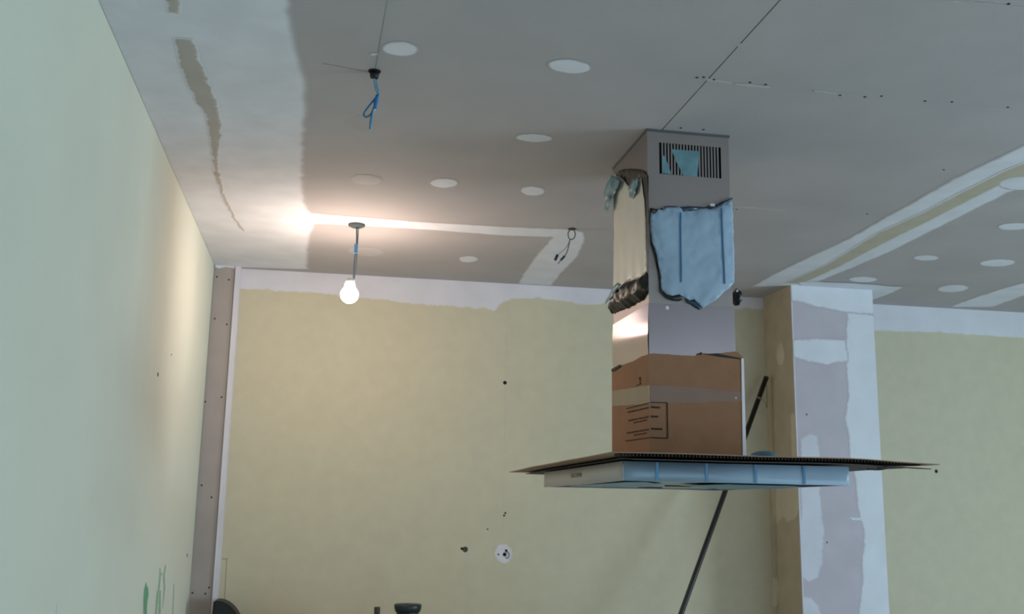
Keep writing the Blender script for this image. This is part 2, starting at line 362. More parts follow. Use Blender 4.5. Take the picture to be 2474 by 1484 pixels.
# strip and corner bead where the left wall meets the back wall
st = tag(box('trim_1', XL, -.467, 5.04, YB_, 0, CZ, GST), 'narrow grey board strip in the left back corner with dark screws', kind='structure')
bm = bmesh.new(); bx(bm, -.467, -.444, 5.036, YB_, 0, CZ, .0); bx(bm, -.4695, -.4625, 5.028, 5.042, 0, CZ, .003)
finish(bm, 'corner_bead', BEAD, st)
patch('joint_compound', [(500, 600), (572, 600), (572, 652), (560, 648), (545, 646), (530, 650), (500, 645)], 'Y', 5.04, -1, CP, st, th=.001, grid=.02, feather=.006, clip=lambda p: Vector((min(max(p.x, XL), -.467), p.y, min(p.z, CZ-.0005))))
for x, y in ((524, 669), (553, 676), (519, 770), (548, 784), (496, 971), (535, 960), (487, 1173), (511, 1202), (465, 1433), (496, 1435), (505, 1420)):
    dot(st, x, y, 'Y', 5.04, -1, r=.0045)

# left wall marks
dot(wl, 381, 905, 'X', XL, 1, r=.008, m=HOLE, name='wall_hole', th=.002)
dot(wl, 452, 1342, 'X', XL, 1, r=.008, m=HOLE, name='wall_hole', th=.002)
dot(wl, 414, 857, 'X', XL, 1, r=.003, m=HOLE, name='wall_hole', th=.002)
def gmark(pts, feather=.008, m=GREEN):
    return patch('green_marking', pts, 'X', XL, 1, m, wl, th=.0004, grid=.012, feather=feather, jag=.002, jstep=.02)
gmark([(352, 1403), (358, 1415), (360, 1440), (356, 1460), (355, 1520), (344, 1520), (345, 1450), (347, 1420)], .012)
GR2 = mat('green_marker_faint', (92, 150, 112), var=.12, scale=60, soft=True, under=(206, 208, 194), alpha=.7)
for q in ([(384, 1370), (387, 1370), (389, 1386), (385, 1430), (380, 1430), (384, 1392)], [(399, 1362), (402, 1364), (398, 1390), (399, 1420), (394, 1470), (392, 1470), (395, 1420), (393, 1392)],
          [(386, 1384), (398, 1384), (398, 1391), (386, 1391)], [(384, 1425), (389, 1425), (388, 1500), (381, 1500)], [(378, 1424), (384, 1424), (378, 1500), (373, 1500)],
          [(137, 1462), (141, 1464), (140, 1500), (134, 1500)], [(419, 1408), (421, 1408), (418, 1500), (415, 1500)]):
    gmark(q, .005, GR2)
dot(wl, 123, 1482, 'X', XL, 1, r=.01, m=MATS['green_marker_faint'], name='green_marking')

# boxed column
PX0, PX1, PY = 2.3142, 2.7653, 4.7407
co = tag(box('wall_column', PX0+.012, PX1-.012, PY+.012, YB_, 0, CZ, DARK), 'boxed-in plasterboard column with a lilac front beside the back wall', kind='structure')
box('wall_board', PX0, PX1, PY, PY+.012, 0, CZ, LIL, co)
box('wall_board', PX0, PX0+.012, PY+.0121, YB_, 0, CZ, SIDE, co)
box('wall_board', PX1-.012, PX1, PY+.0121, YB_, 0, CZ, LIL, co)
box('corner_bead', PX0-.0012, PX0+.004, PY-.0012, PY+.004, 0, CZ, BEAD, co)
def clipp(p): return Vector((min(max(p.x, PX0+.0005), PX1-.0005), p.y, min(p.z, CZ-.0005)))
CPC = mat('joint_compound_column', (212, 215, 224), var=.04, scale=9, soft=True, under=(186, 178, 188))
CPD = mat('joint_compound_column_thin', (208, 209, 220), var=.05, scale=9, soft=True, under=(186, 178, 188), alpha=.85)
def ppatch(pts, m=CPC, feather=.012, jag=.003, grid=.01, lift=0):
    return patch('joint_compound', pts, 'Y', PY, -1, m, co, th=.001, grid=grid, feather=feather, jag=jag, clip=clipp, lift=lift)
ppatch([(2046, 640), (2120, 640), (2150, 1100), (2230, 2300), (2100, 2300), (2072, 1560), (2074, 1460), (2082, 1400), (2080, 1360), (2086, 1290), (2072, 1230), (2062, 1150), (2050, 1100), (2048, 1050), (2038, 1010), (2048, 960), (2044, 900), (2040, 850), (2044, 780), (2044, 720)])
ppatch([(1905, 640), (2120, 640), (2120, 765), (2045, 757), (1995, 748), (1950, 737), (1905, 728)], lift=.0012)
ppatch([(1905, 820), (1960, 816), (2045, 820), (2050, 872), (2000, 884), (1950, 876), (1905, 864)], lift=.0012)
ppatch([(1932, 1056), (1955, 1046), (1976, 1052), (1983, 1080), (1985, 1200), (1994, 1290), (1990, 1360), (1978, 1400), (1955, 1410), (1936, 1400), (1930, 1250)], CPD, feather=.016)
ppatch([(1935, 1440), (1960, 1442), (1978, 1462), (1990, 1500), (1990, 1560), (1935, 1560)], CPD)
ppatch([(2046, 1248), (2085, 1250), (2085, 1262), (2060, 1260)], feather=.006, grid=.01)
for x, y in ((1949, 1002), (1998, 1311)): dot(co, x, y, 'Y', PY, -1, r=.0045)
def clips(p): return Vector((p.x, min(max(p.y, PY+.0005), YB_-.0005), min(p.z, CZ-.0005)))
CPS = mat('joint_compound_column_side', (198, 189, 168), var=.08, scale=9, soft=True, under=(178, 166, 144))
def spatch(pts, m=CPS, feather=.012, jag=.005):
    return patch('joint_compound', pts, 'X', PX0, -1, m, co, th=.001, grid=.01, feather=feather, jag=jag, clip=clips)
spatch(ell(1886, 857, 11, 33), feather=.02)
spatch([(1862, 1140), (1935, 1140), (1932, 1235), (1926, 1250), (1918, 1262), (1902, 1264), (1895, 1256), (1885, 1262), (1877, 1276), (1868, 1250), (1864, 1200)], feather=.02)
spatch([(1862, 1392), (1878, 1395), (1884, 1420), (1882, 1462), (1862, 1470)])
spatch([(1908, 1000), (1925, 990), (1930, 1130), (1912, 1130)], feather=.02)

# ------------------------------------------------------------------ extractor hood
k = 7.35
HX0, HX1, HY0, HY1 = .1022*k, .1867*k, .3421*k, .4694*k
HZ0, HZ1 = EYE+.0100*k+.001, EYE+.0168*k
CX0, CX1, CY0, CY1 = .9261, 1.1897, 2.8253, 3.198
hood = empty('extractor_hood', ((CX0+CX1)/2, (CY0+CY1)/2, HZ0), 'steel island extractor hood hanging from the ceiling, wrapped in torn blue film', 'extractor hood')
# canopy: open tray with rim, filters below
bm = bmesh.new()
bx(bm, HX0, HX1, HY0, HY0+.012, HZ0, HZ1); bx(bm, HX0, HX1, HY1-.012, HY1, HZ0, HZ1)
bx(bm, HX0, HX0+.012, HY0+.012, HY1-.012, HZ0, HZ1); bx(bm, HX1-.012, HX1, HY0+.012, HY1-.012, HZ0, HZ1)
bx(bm, HX0+.012, HX1-.012, HY0+.012, HY1-.012, HZ0+.012, HZ1)
finish(bm, 'canopy', STEEL, hood)
FILMG = mat('grey_green_film', (150, 158, 152), rough=.4, var=.12, scale=14)
n = 3
for j in range(n):
    y0 = HY0+.06+j*(HY1-HY0-.12)/n; y1 = y0+(HY1-HY0-.12)/n-.012
    f_ = box('grease_filter', HX0+.07, HX1-.07, y0, y1, HZ0+.003, HZ0+.012, FILMG, hood, .002)
    box('filter_handle', (HX0+HX1)/2-.04, (HX0+HX1)/2+.04, (y0+y1)/2-.008, (y0+y1)/2+.008, HZ0-.001, HZ0+.0035, SCREW, f_, .001)
# film on the front and on the left side of the canopy
def wav(amp, sc): return lambda p, d: noise.noise(p*sc)*amp
ff = patch('front_film', [(HX0+.001, HY0, HZ0), (HX1-.001, HY0, HZ0), (HX1-.001, HY0, HZ1), (HX0+.001, HY0, HZ1)], 'Y', HY0, -1, FILM, hood, th=.0008, grid=.03, px=False, shape=wav(.0006, 14), lift=.0006)
ff['label'] = 'pale blue protective film'
for x in (1587, 1706, 1824, 1941):
    p0 = at(x, 1120, 'Y', HY0); p0.y = HY0
    patch('film_stripe', [(p0.x-.0035, HY0, HZ0+.001), (p0.x+.0035, HY0, HZ0+.001), (p0.x+.0035, HY0, HZ1-.001), (p0.x-.0035, HY0, HZ1-.001)], 'Y', HY0, -1, FILMS, ff, th=.0004, grid=.2, px=False, lift=.0026)
sf = patch('side_film', [(HX0, HY0+.001, HZ0), (HX0, HY1-.001, HZ0), (HX0, HY1-.001, HZ1), (HX0, HY0+.001, HZ1)], 'X', HX0, -1, FILML, hood, th=.0008, grid=.05, px=False, shape=wav(.0006, 9), lift=.0006)
q = [at(a, b, 'X', HX0) for a, b in ((1381, 1144), (1406, 1142), (1406, 1153), (1381, 1155))]
cp = patch('control_display', q, 'X', HX0, -1, mat('display_grey', (84, 80, 78), rough=.3), hood, th=.0015, grid=.1, px=False, lift=.002)
for a, b in ((1385, 1150), (1390, 1148), (1396, 1147), (1401, 1146)):
    dot(cp, a, b, 'X', HX0-.0036, -1, r=.0022, m=FILML if a in (1390,) else DARK, name='button', th=.001)
# crumpled film ends hanging at the underside
for pts in ([(1400, 1172), (1500, 1162), (1560, 1164), (1600, 1170), (1560, 1176), (1480, 1175)], [(1640, 1171), (1760, 1168), (1900, 1172), (1945, 1176), (1880, 1179), (1740, 1181), (1700, 1176)]):
    c = [at(a, b, 'Z', HZ0) for a, b in pts]
    c = [Vector((min(max(p.x, HX0+.01), HX1-.01), min(max(p.y, HY0+.01), HY1-.01), p.z)) for p in c]
    patch('film_flap', c, 'Z', HZ0, -1, FILMT, hood, th=.0006, grid=.02, px=False, shape=lambda p, d: .003+.003*noise.noise(p*30), lift=-.001)

# chimney: upper duct cover with slots, lower duct cover
ZS = at(1571, 742, 'Y', CY0).z                # lower end of the upper cover
VX0, VX1 = at(1593, 390, 'Y', CY0).x, at(1742, 390, 'Y', CY0).x
VZ1 = at(1593, 344, 'Y', CY0).z; VZ0 = at(1593, 420, 'Y', CY0).z
t = .0015
bm = bmesh.new()
bx(bm, CX0, VX0, CY0, CY0+t, ZS, CZ-.001); bx(bm, VX1, CX1, CY0, CY0+t, ZS, CZ-.001)
bx(bm, VX0, VX1, CY0, CY0+t, ZS, VZ0); bx(bm, VX0, VX1, CY0, CY0+t, VZ1, CZ-.001)
bx(bm, CX0, CX0+t, CY0+t, CY1, ZS, CZ-.001); bx(bm, CX1-t, CX1, CY0+t, CY1, ZS, CZ-.001); bx(bm, CX0+t, CX1-t, CY1-t, CY1, ZS, CZ-.001)
upper = finish(bm, 'upper_duct_cover', STEELU, hood)
box('duct_interior', CX0+.01, CX1-.01, CY0+.02, CY1-.02, ZS, CZ-.004, DARK, hood)
NS = 20; pitch = (VX1-VX0)/NS
for j in range(NS+1):
    if j in (0, NS): continue
    x = VX0+j*pitch; box('vent_slat', x-pitch*.24, x+pitch*.24, CY0, CY0+t, VZ0, VZ1, STEELU, upper)
fl1 = patch('film_remnant', [(1622, 361), (1690, 366), (1684, 428), (1651, 424), (1634, 392)], 'Y', CY0, -1, FILMT, upper, th=.0004, grid=.02, lift=.0004)
patch('film_remnant', [(1600, 374), (1607, 380), (1622, 421), (1600, 418)], 'Y', CY0, -1, FILMT, upper, th=.0004, grid=.02, lift=.0004)
g = .004
ZC0 = HZ1
bm = bmesh.new()
bx(bm, CX0-g*.3, CX1+g, CY0-.0005, CY0+t, ZC0, ZS+.012); 
z_s = at(1525, 790, 'X', CX0).z
def bend(y, z):
    u = (y-CY0)/(CY1-CY0)
    return .0035*math.exp(-((z-(z_s-.062+.02*u))/.06)**2)
ny_, nz_ = 16, 70; G_ = [[bm.verts.new((CX0-g*.3-bend(CY0+(CY1+g-CY0)*a/ny_, ZC0+(ZS+.012-ZC0)*c_/nz_), CY0+(CY1+g-CY0)*a/ny_, ZC0+(ZS+.012-ZC0)*c_/nz_)) for c_ in range(nz_+1)] for a in range(ny_+1)]
side_f = []
for a in range(ny_):
    for c_ in range(nz_): f_ = bm.faces.new((G_[a][c_], G_[a+1][c_], G_[a+1][c_+1], G_[a][c_+1])); f_.smooth = True
bx(bm, CX1+g-t, CX1+g, CY0+t, CY1+g, ZC0, ZS+.012); bx(bm, CX0+t, CX1, CY1+g-t, CY1+g, ZC0, ZS+.012)
lower = finish(bm, 'lower_duct_cover', STEEL, hood)
# mounting bracket rim at the ceiling
bm = bmesh.new(); bx(bm, CX0-.003, CX1+.003, CY0-.003, CY0, CZ-.008, CZ-.0005); bx(bm, CX0-.003, CX0, CY0, CY1, CZ-.008, CZ-.0005)
finish(bm, 'ceiling_bracket', mat('bracket_grey', (84, 86, 90), rough=.5), hood)

# torn film, front
def bulge(p, d): return max(.001, .005+.004*min(1, d/.03)+.0035*noise.noise(p*16)+.0015*noise.noise(p*55)+.005*noise.noise(p*85)*max(0, 1-d/.035))
fpts = [(1571, 510), (1578, 517), (1590, 505), (1600, 508), (1609, 501), (1625, 503), (1640, 500), (1650, 511), (1656, 502), (1680, 510), (1700, 503), (1713, 508), (1737, 499), (1752, 492), (1767, 482), (1771, 600), (1773, 684),
        (1760, 700), (1747, 708), (1730, 722), (1713, 735), (1697, 746), (1688, 736), (1676, 725), (1665, 727), (1656, 722), (1639, 712), (1622, 716), (1610, 712), (1598, 701), (1593, 657), (1585, 617), (1574, 583), (1571, 545)]
tf = patch('torn_film', fpts, 'Y', CY0-.001, -1, FILM, hood, th=.0006, grid=.008, shape=bulge, jag=.0016, jstep=.008)
tf['label'] = 'torn pale blue film with two darker stripes'
for a, b, c_, d_ in ((1641, 516, 1642, 684), (1739, 506, 1747, 688)):
    P = [at(a+(c_-a)*s/12, b+(d_-b)*s/12, 'Y', CY0-.001) for s in range(13)]; bm = bmesh.new(); L = []
    for p in P:
        y = p.y-.0022-max(bulge(p, .05), 0); L.append((bm.verts.new((p.x-.0028, y, p.z)), bm.verts.new((p.x+.0028, y, p.z))))
    for s in range(12): bm.faces.new((L[s][0], L[s][1], L[s+1][1], L[s+1][0]))
    bmesh.ops.solidify(bm, geom=bm.faces[:], thickness=.0004)
    finish(bm, 'film_stripe', FILMS, tf)
# dark crumpled edge along the top and bottom of the torn film
def crum(p, d): return .003+.006*noise.noise(p*40)+.006*min(1, d/.008)
for pts in ([(1570, 503), (1585, 506), (1600, 503), (1600, 512), (1585, 514), (1576, 520), (1570, 517)], [(1600, 498), (1650, 500), (1700, 500), (1735, 493), (1768, 478), (1768, 484), (1740, 503), (1716, 512), (1702, 516), (1690, 506), (1662, 512), (1650, 518), (1642, 506), (1610, 503)],
            [(1592, 690), (1600, 702), (1612, 714), (1639, 712), (1652, 722), (1640, 728), (1622, 727), (1606, 720), (1594, 706)], [(1655, 722), (1676, 725), (1697, 746), (1690, 748), (1672, 740), (1658, 731)]):
    patch('film_crumple', pts, 'Y', CY0-.001, -1, BAG if pts[0][0] < 1599 else mat('blue_black_film', (46, 60, 82), rough=.3, var=.5, scale=40), hood, th=.0008, grid=.008, shape=crum, jag=.001, jstep=.006)
patch('film_shadow', [(1571, 560), (1574, 583), (1585, 617), (1593, 657), (1598, 703), (1592, 690), (1588, 655), (1580, 620), (1571, 590)], 'Y', CY0-.001, -1, BAG, hood, th=.0005, grid=.02)['label'] = 'shadow left of the torn film, drawn as a dark sheet'  # dark sheet painted in for the shadow beside the torn film
box('white_tear_glint', *(lambda p: (p.x-.008, p.x+.008, CY0-.012, CY0-.008, p.z-.005, p.z+.004))(at(1718, 497, 'Y', CY0)), WHITE, tf, .002)
# film on the left side, with ribs
lpts = [(1486, 418), (1492, 424), (1500, 428), (1514, 440), (1523, 452), (1532, 446), (1540, 436), (1551, 428), (1555, 452), (1561, 482), (1564, 560), (1566, 657), (1556, 668), (1548, 674), (1534, 676), (1521, 682), (1512, 684), (1504, 696), (1490, 712), (1484, 720)]
def rib(p, d): return .003+.0015*math.sin((p.y-CY0)*70)+.0015*noise.noise(p*20)
lf = patch('side_film', lpts, 'X', CX0-.001, -1, FILMC, hood, th=.0006, grid=.012, shape=rib, jag=.001, jstep=.01)
lf['label'] = 'ribbed film on the left face, tinted cream for the bulb light'
patch('film_crumple', [(1494, 414), (1510, 409), (1540, 408), (1558, 414), (1566, 424), (1567, 488), (1562, 486), (1554, 455), (1551, 430), (1543, 434), (1530, 448), (1522, 452), (1512, 438), (1502, 428)], 'X', CX0-.001, -1, mat('dark_brown_film', (58, 50, 42), rough=.3, var=.4, scale=20), hood, th=.0008, grid=.012, shape=lambda p, d: .001+.003*noise.noise(p*30), jag=.001, jstep=.01)['label'] = 'dark brown curled film at the top'
patch('film_edge', [(1557, 430), (1566, 424), (1569, 490), (1568, 660), (1564, 656), (1562, 560), (1561, 482)], 'X', CX0-.001, -1, BAG, hood, th=.001, grid=.02, lift=.002)['label'] = 'film edge coloured black'
# bunched film at the lower left, coloured black
def bun(p, d): return .004+.022*min(1, d/.02)+.010*noise.noise(p*28)+.004*noise.noise(p*80)
patch('film_bundle', [(1567, 658), (1568, 704), (1558, 720), (1548, 729), (1525, 741), (1500, 752), (1484, 758), (1474, 748), (1476, 736), (1488, 720), (1500, 700), (1514, 684), (1522, 683), (1534, 677), (1548, 674)], 'X', CX0-.001, -1, BAG, hood, th=.0015, grid=.008, shape=bun, jag=.003, jstep=.01)['label'] = 'bunched up film coloured black'
patch('film_flap', [(1484, 716), (1498, 694), (1510, 684), (1516, 688), (1506, 700), (1494, 716), (1480, 736), (1477, 728)], 'X', CX0-.012, -1, FILMT, hood, th=.001, grid=.012, shape=lambda p, d: .02+.008*noise.noise(p*30))
for pts, off in (([(1488, 424), (1502, 430), (1511, 438), (1508, 452), (1496, 470), (1491, 495), (1484, 514), (1476, 512), (1477, 490), (1470, 470), (1480, 450)], .018), ([(1537, 436), (1551, 428), (1549, 450), (1544, 470), (1534, 481), (1526, 476), (1528, 456)], .01)):
    patch('film_flap', pts, 'X', CX0-.001, -1, FILMT, hood, th=.0008, grid=.01, shape=lambda p, d, o=off: o+.01*noise.noise(p*34), jag=.001, jstep=.01)['label'] = 'loose teal film flap'
box('white_tear_glint', *(lambda p: (CX0-.034, CX0-.024, p.y-.02, p.y+.01, p.z-.006, p.z+.005))(at(1466, 479, 'X', CX0-.03)), WHITE, hood, .002)
# small glossy scrap at the right edge
c0 = at(1780, 720, 'Y', CY0+.12)
bm = bmesh.new(); bmesh.ops.create_icosphere(bm, subdivisions=3, radius=1)
for vt in bm.verts:
    vt.co = Vector((c0.x+vt.co.x*.012, c0.y+vt.co.y*.03, c0.z+vt.co.z*.026))+vt.co*noise.noise(vt.co*2.3)*.008
finish(bm, 'film_scrap', BAG, hood, True)['label'] = 'small black film scrap on the right edge'
dot(hood, 1781, 703, 'Y', CY0+.085, -1, r=.004, m=WHITE, name='white_tear_glint')  # white dot painted as a highlight on the black scrap
dot(hood, 1612, 744, 'Y', CY0-.001, -1, r=.006, m=FILMC, name='film_remnant', th=.001)
dot(hood, 1768, 505, 'Y', CY0+.03, -1, r=.004, m=BAG, name='film_remnant', th=.004)

# ------------------------------------------------------------------ cardboard sleeve around the lower chimney
sl = empty('cardboard_sleeve', ((CX0+CX1)/2, (CY0+CY1)/2, HZ1+.012), 'brown cardboard carton wrapped round the lower chimney, printed text box on its corner', 'cardboard box')
A = CX0-.006; B = at(1799, 1000, 'Y', CY0-.008).x; YF = CY0-.008; YK = CY1+.012
def top_front(x):   # torn upper edge, heights read along the front
    pts = [(1571, 854), (1600, 855), (1650, 859), (1685, 860), (1692, 853), (1720, 855), (1750, 852), (1775, 849), (1784, 852), (1792, 860), (1800, 868)]
    P = [at(a, b, 'Y', YF) for a, b in pts]
    if x <= P[0].x: return P[0].z
    for p, q in zip(P, P[1:]):
        if x <= q.x: return p.z+(q.z-p.z)*(x-p.x)/(q.x-p.x)
    return P[-1].z
ZB = HZ1+.0195
def wallsheet(name, P, m, thick, nr, parent):
    bm = bmesh.new(); f_ = bm.faces.new([bm.verts.new(p) for p in P])
    r = bmesh.ops.extrude_face_region(bm, geom=[f_])
    for g_ in r['geom']:
        if isinstance(g_, bmesh.types.BMVert): g_.co += Vector(nr)*thick
    bmesh.ops.triangulate(bm, faces=[f for f in bm.faces if len(f.verts) > 4])
    return finish(bm, name, m, parent)
xs = [A+(B-A)*s/40 for s in range(41)]
wallsheet('front_panel', [(A, YF, ZB), (B, YF, ZB)]+[(x, YF, top_front(x)+.002*noise.noise(Vector((x*90, 0, 0)))) for x in reversed(xs)], CARD, .005, (0, 1, 0), sl)
lp = [at(a, b, 'X', A) for a, b in ((1571, 854), (1548, 862), (1530, 873), (1512, 879), (1502, 884), (1490, 889), (1480, 896))]
wallsheet('side_panel', [(A, YF+.0052, ZB)]+[(A, max(p.y, YF+.0052), p.z) for p in lp]+[(A, lp[-1].y+.004, lp[-1].z-.002), (A, lp[-1].y+.004, ZB)], CARD, .005, (1, 0, 0), sl)
YK = lp[-1].y+.004
wallsheet('side_panel', [(B, YF+.0052, ZB), (B, YK, ZB), (B, YK, top_front(B)-.01), (B, YF+.0052, top_front(B))], CARD, .005, (-1, 0, 0), sl)
wallsheet('rear_panel', [(A, YK, ZB), (B, YK, ZB), (B, YK, top_front(B)-.01), (A, YK, lp[-1].z)], CARD, .005, (0, 1, 0), sl)
fe = wallsheet('edge_strip', [(B-.010, YF-.0015, ZB), (B+.0015, YF-.0015, ZB), (B+.0015, YF-.0015, top_front(B)-.004), (B-.006, YF-.0015, top_front(B)-.004)], mat('white_foam_edge', (222, 216, 224), rough=.5, var=.02), .0045, (0, 1, 0), sl)
fe['label'] = 'white strip along the right edge'
tb = [at(a, b, 'Y', YF) for a, b in ((1571, 931), (1640, 934), (1720, 940), (1797, 950), (1797, 968), (1720, 972), (1640, 974), (1571, 976))]
patch('packing_tape', tb, 'Y', YF, -1, mat('packing_tape_front', (170, 165, 172), rough=.5, alpha=.12), sl, th=.0003, grid=.3, px=False, lift=.0005)
patch('packing_tape', [(1570, 931), (1570, 976), (1479, 982), (1479, 945)], 'X', A, -1, PTAPE, sl, th=.0003, grid=.3, lift=.0005)
dk = patch('torn_edge_curl', [(1480, 892), (1500, 881), (1502, 886), (1486, 896), (1480, 898)], 'X', A, -1, CORE, sl, th=.003, grid=.05, lift=.001)
patch('torn_edge_curl', [(1686, 858), (1690, 852), (1696, 852), (1694, 858)], 'Y', YF, -1, CORE, sl, th=.003, grid=.05, lift=.001)
patch('torn_edge_curl', [(1700, 856), (1730, 854), (1765, 861), (1790, 866), (1790, 869), (1740, 863)], 'Y', YF, -1, CORE, sl, th=.0015, grid=.05, lift=.0005)
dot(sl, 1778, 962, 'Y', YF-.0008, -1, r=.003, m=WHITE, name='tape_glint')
# printed text box wrapping the corner (the lettering is blurred beyond reading)
def ink(pts, ax, v): patch('print_mark', pts, ax, v, -1, INK, sl, th=.0002, grid=.4, lift=.0009)
def stroke(x0, y0, x1, y1, h, ax, v): ink([(x0, y0), (x1, y1), (x1, y1+h), (x0, y0+h)], ax, v)
stroke(1571, 971.5, 1612, 972, 2.4, 'Y', YF); stroke(1571, 1056, 1612, 1058, 2.8, 'Y', YF)
ink([(1610, 973), (1613, 973), (1614.5, 1060), (1611.5, 1060)], 'Y', YF)
stroke(1514, 986.5, 1570, 972.5, 2.2, 'X', A); stroke(1512, 1064.5, 1570, 1056.5, 2.4, 'X', A)
def textline(x0, y0, x1, y1, h, ax, v):
    x = x0
    while x < x1-1:
        wd = random.uniform(2.2, 6.5); e = min(x+wd, x1); f0 = (x-x0)/(x1-x0); f1 = (e-x0)/(x1-x0)
        stroke(x, y0+(y1-y0)*f0, e, y0+(y1-y0)*f1, h, ax, v); x = e+random.uniform(.7, 1.6)
textline(1573, 981.5, 1595, 983, 4.6, 'Y', YF); textline(1573, 1004.5, 1592, 1005, 4.4, 'Y', YF); textline(1573, 1034, 1602, 1035, 4.6, 'Y', YF)
textline(1517, 995, 1569, 983, 3.4, 'X', A); textline(1519, 1015, 1569, 1005, 3.4, 'X', A); textline(1531, 1020.5, 1563, 1013.5, 3, 'X', A)
textline(1515, 1045, 1569, 1036, 3.4, 'X', A); textline(1532, 1050, 1563, 1045, 3, 'X', A)
# small faint mark on the side: a glass and a ring
ink([(1544, 912), (1549, 911), (1548, 918), (1545, 919)], 'X', A); ink([(1538, 931), (1551, 926), (1551, 928), (1538, 933)], 'X', A); ink([(1546, 918), (1548, 918), (1548, 928), (1546, 928)], 'X', A)

# ------------------------------------------------------------------ cardboard sheet on top of the canopy
sh = empty('cardboard_sheet', ((HX0+HX1)/2, (HY0+HY1)/2, HZ1+.001), 'wide flat brown cardboard sheet lying on top of the hood canopy', 'cardboard')
SHZ = EYE+.140
SXL, SYB = .695, 3.80
fl_ = at(1485, 1092, 'Z', SHZ); fr_ = at(2158, 1125, 'Z', SHZ-.004); bl_ = at(1242, 1138, 'Z', SHZ)
def sheet(name, x0, x1, y0, y1, z, th, fn, m, parent, hole=None, nx=40, ny=40):
    bm = bmesh.new(); V = {}
    xs = [x0+(x1-x0)*i/nx for i in range(nx+1)]; ys = [y0+(y1-y0)*j/ny for j in range(ny+1)]
    if hole:
        for s, arr in ((0, xs), (1, ys)):
            for hv in hole[s]:
                i = min(range(len(arr)), key=lambda i: abs(arr[i]-hv)); arr[i] = hv
    for i, x in enumerate(xs):
        for j, y in enumerate(ys): V[i, j] = bm.verts.new((x, y, z+fn(x, y)))
    for i in range(nx):
        for j in range(ny):
            if hole and hole[0][0]-1e-6 <= xs[i] and xs[i+1] <= hole[0][1]+1e-6 and hole[1][0]-1e-6 <= ys[j] and ys[j+1] <= hole[1][1]+1e-6: continue
            bm.faces.new((V[i, j], V[i+1, j], V[i+1, j+1], V[i, j+1]))
    r = bmesh.ops.extrude_face_region(bm, geom=bm.faces[:])
    for g_ in r['geom']:
        if isinstance(g_, bmesh.types.BMVert): g_.co.z += th
    bmesh.ops.delete(bm, geom=[v for v in bm.verts if not v.link_faces], context='VERTS')
    return finish(bm, name, m, parent)
x0s, x1s, y0s, y1s = fl_.x-.006, fr_.x, fl_.y, bl_.y
hole = ((CX0-.012, CX1+.016), (CY0-.012, CY1+.02))
def drp(x, y):
    return -.004*max(0, (y-3.1)/.7)+.003*noise.noise(Vector((x*3, y*2.5, 0)))-.007*max(0, (x-1.36)/.2)
sheet('upper_layer', x0s, x1s, y0s, y1s, SHZ-.002, .0022, drp, CARDD, sh, hole)
sheet('lower_layer', HX0-.006, x1s-.022, y0s+.004, y1s-.05, SHZ-.0105, .0022, lambda x, y: drp(x, y)*.6-.001*math.sin(x*9)-.007*max(0, 1-(y-y0s)/.09), mat('shaded_cardboard', (74, 66, 62), var=.15, scale=20), sh, hole)  # shade under the sheet is put into the lower layer's dark colour
bm = bmesh.new()
cnt = 90
for i in range(cnt):
    a = x0s+.02+(x1s-x0s-.06)*i/cnt; b_ = x0s+.02+(x1s-x0s-.06)*(i+1)/cnt
    z0 = SHZ-.0082+drp(a, y0s)*.6; z1 = SHZ-.002+drp(a, y0s)
    bx(bm, a, a+(b_-a)*.45, y0s+.014, y0s+.05, z0, z1)
tag(finish(bm, 'corrugation', CORE, sh), kind='stuff')
bm = bmesh.new(); bx(bm, x0s+.03, x1s-.05, y0s+.03, y1s-.06, SHZ-.0084, SHZ-.0035)
# thin dark packing between the layers, kept outside the chimney
bm.free()
tube('torn_end', [at(2120, 1131, 'Y', y0s), at(2140, 1130, 'Y', y0s), at(2150, 1127, 'Y', y0s), at(2157, 1129, 'Y', y0s)], .0025, CORE, sh, 6, sp=3)
tube('torn_end', [at(2095, 1134, 'Y', y0s+.01), at(2125, 1135, 'Y', y0s+.01), at(2145, 1131, 'Y', y0s+.01)], .0025, CORE, sh, 6, sp=3)
# blue scrap on top
ysc = y0s+.06; c0 = at(1845, 1106, 'Y', ysc)
bm = bmesh.new(); bmesh.ops.create_icosphere(bm, subdivisions=3, radius=1)
zt = SHZ-.002+drp(c0.x, ysc)+.0022
for vt in bm.verts:
    h = max(vt.co.z, -.05)
    vt.co = Vector((c0.x+vt.co.x*.034, ysc+vt.co.y*.04, zt+.001+max(0, h)*.014+max(0, h)*.006*noise.noise(vt.co*3)))
tag(finish(bm, 'film_scrap', mat('blue_scrap', (70, 112, 138), rough=.4, var=.2, scale=30), None, True), 'small crumpled scrap of blue film on the cardboard sheet right of the carton', 'film scrap')

# ------------------------------------------------------------------ pendant bulb
c = at(862, 542, 'Z', CZ); bz = .30
lamp = empty('pendant_bulb', (c.x, c.y, CZ), 'bare glowing light bulb hanging on a thin cord from the ceiling', 'lamp')
lathe('ceiling_rose', [(.0, -.014), (.022, -.014), (.034, -.008), (.036, -.0005), (0, -.0005)], (c.x, c.y, CZ), mat('rose_grey', (74, 82, 84)), lamp)
cx_, cy_ = c.x-.002, c.y
tube('cord', [(c.x, c.y, CZ-.01), (c.x+.003, c.y, CZ-.08), (c.x-.002, c.y, CZ-.16), (cx_, cy_, CZ-bz+.055)], .0032, CORD, lamp, 8, sp=6)
tube('cord', [(c.x+.008, c.y, CZ-.01), (c.x+.007, c.y, CZ-.09), (c.x+.006, c.y, CZ-.16), (cx_+.003, cy_, CZ-bz+.055)], .0020, CORD, lamp, 8, sp=6)
box('cord_connector', c.x-.006, c.x+.009, c.y-.006, c.y+.006, CZ-.125, CZ-.085, FILMS, lamp, .002)['label'] = 'small blue cord connector'
bc = (c.x-.016, c.y, CZ-bz)
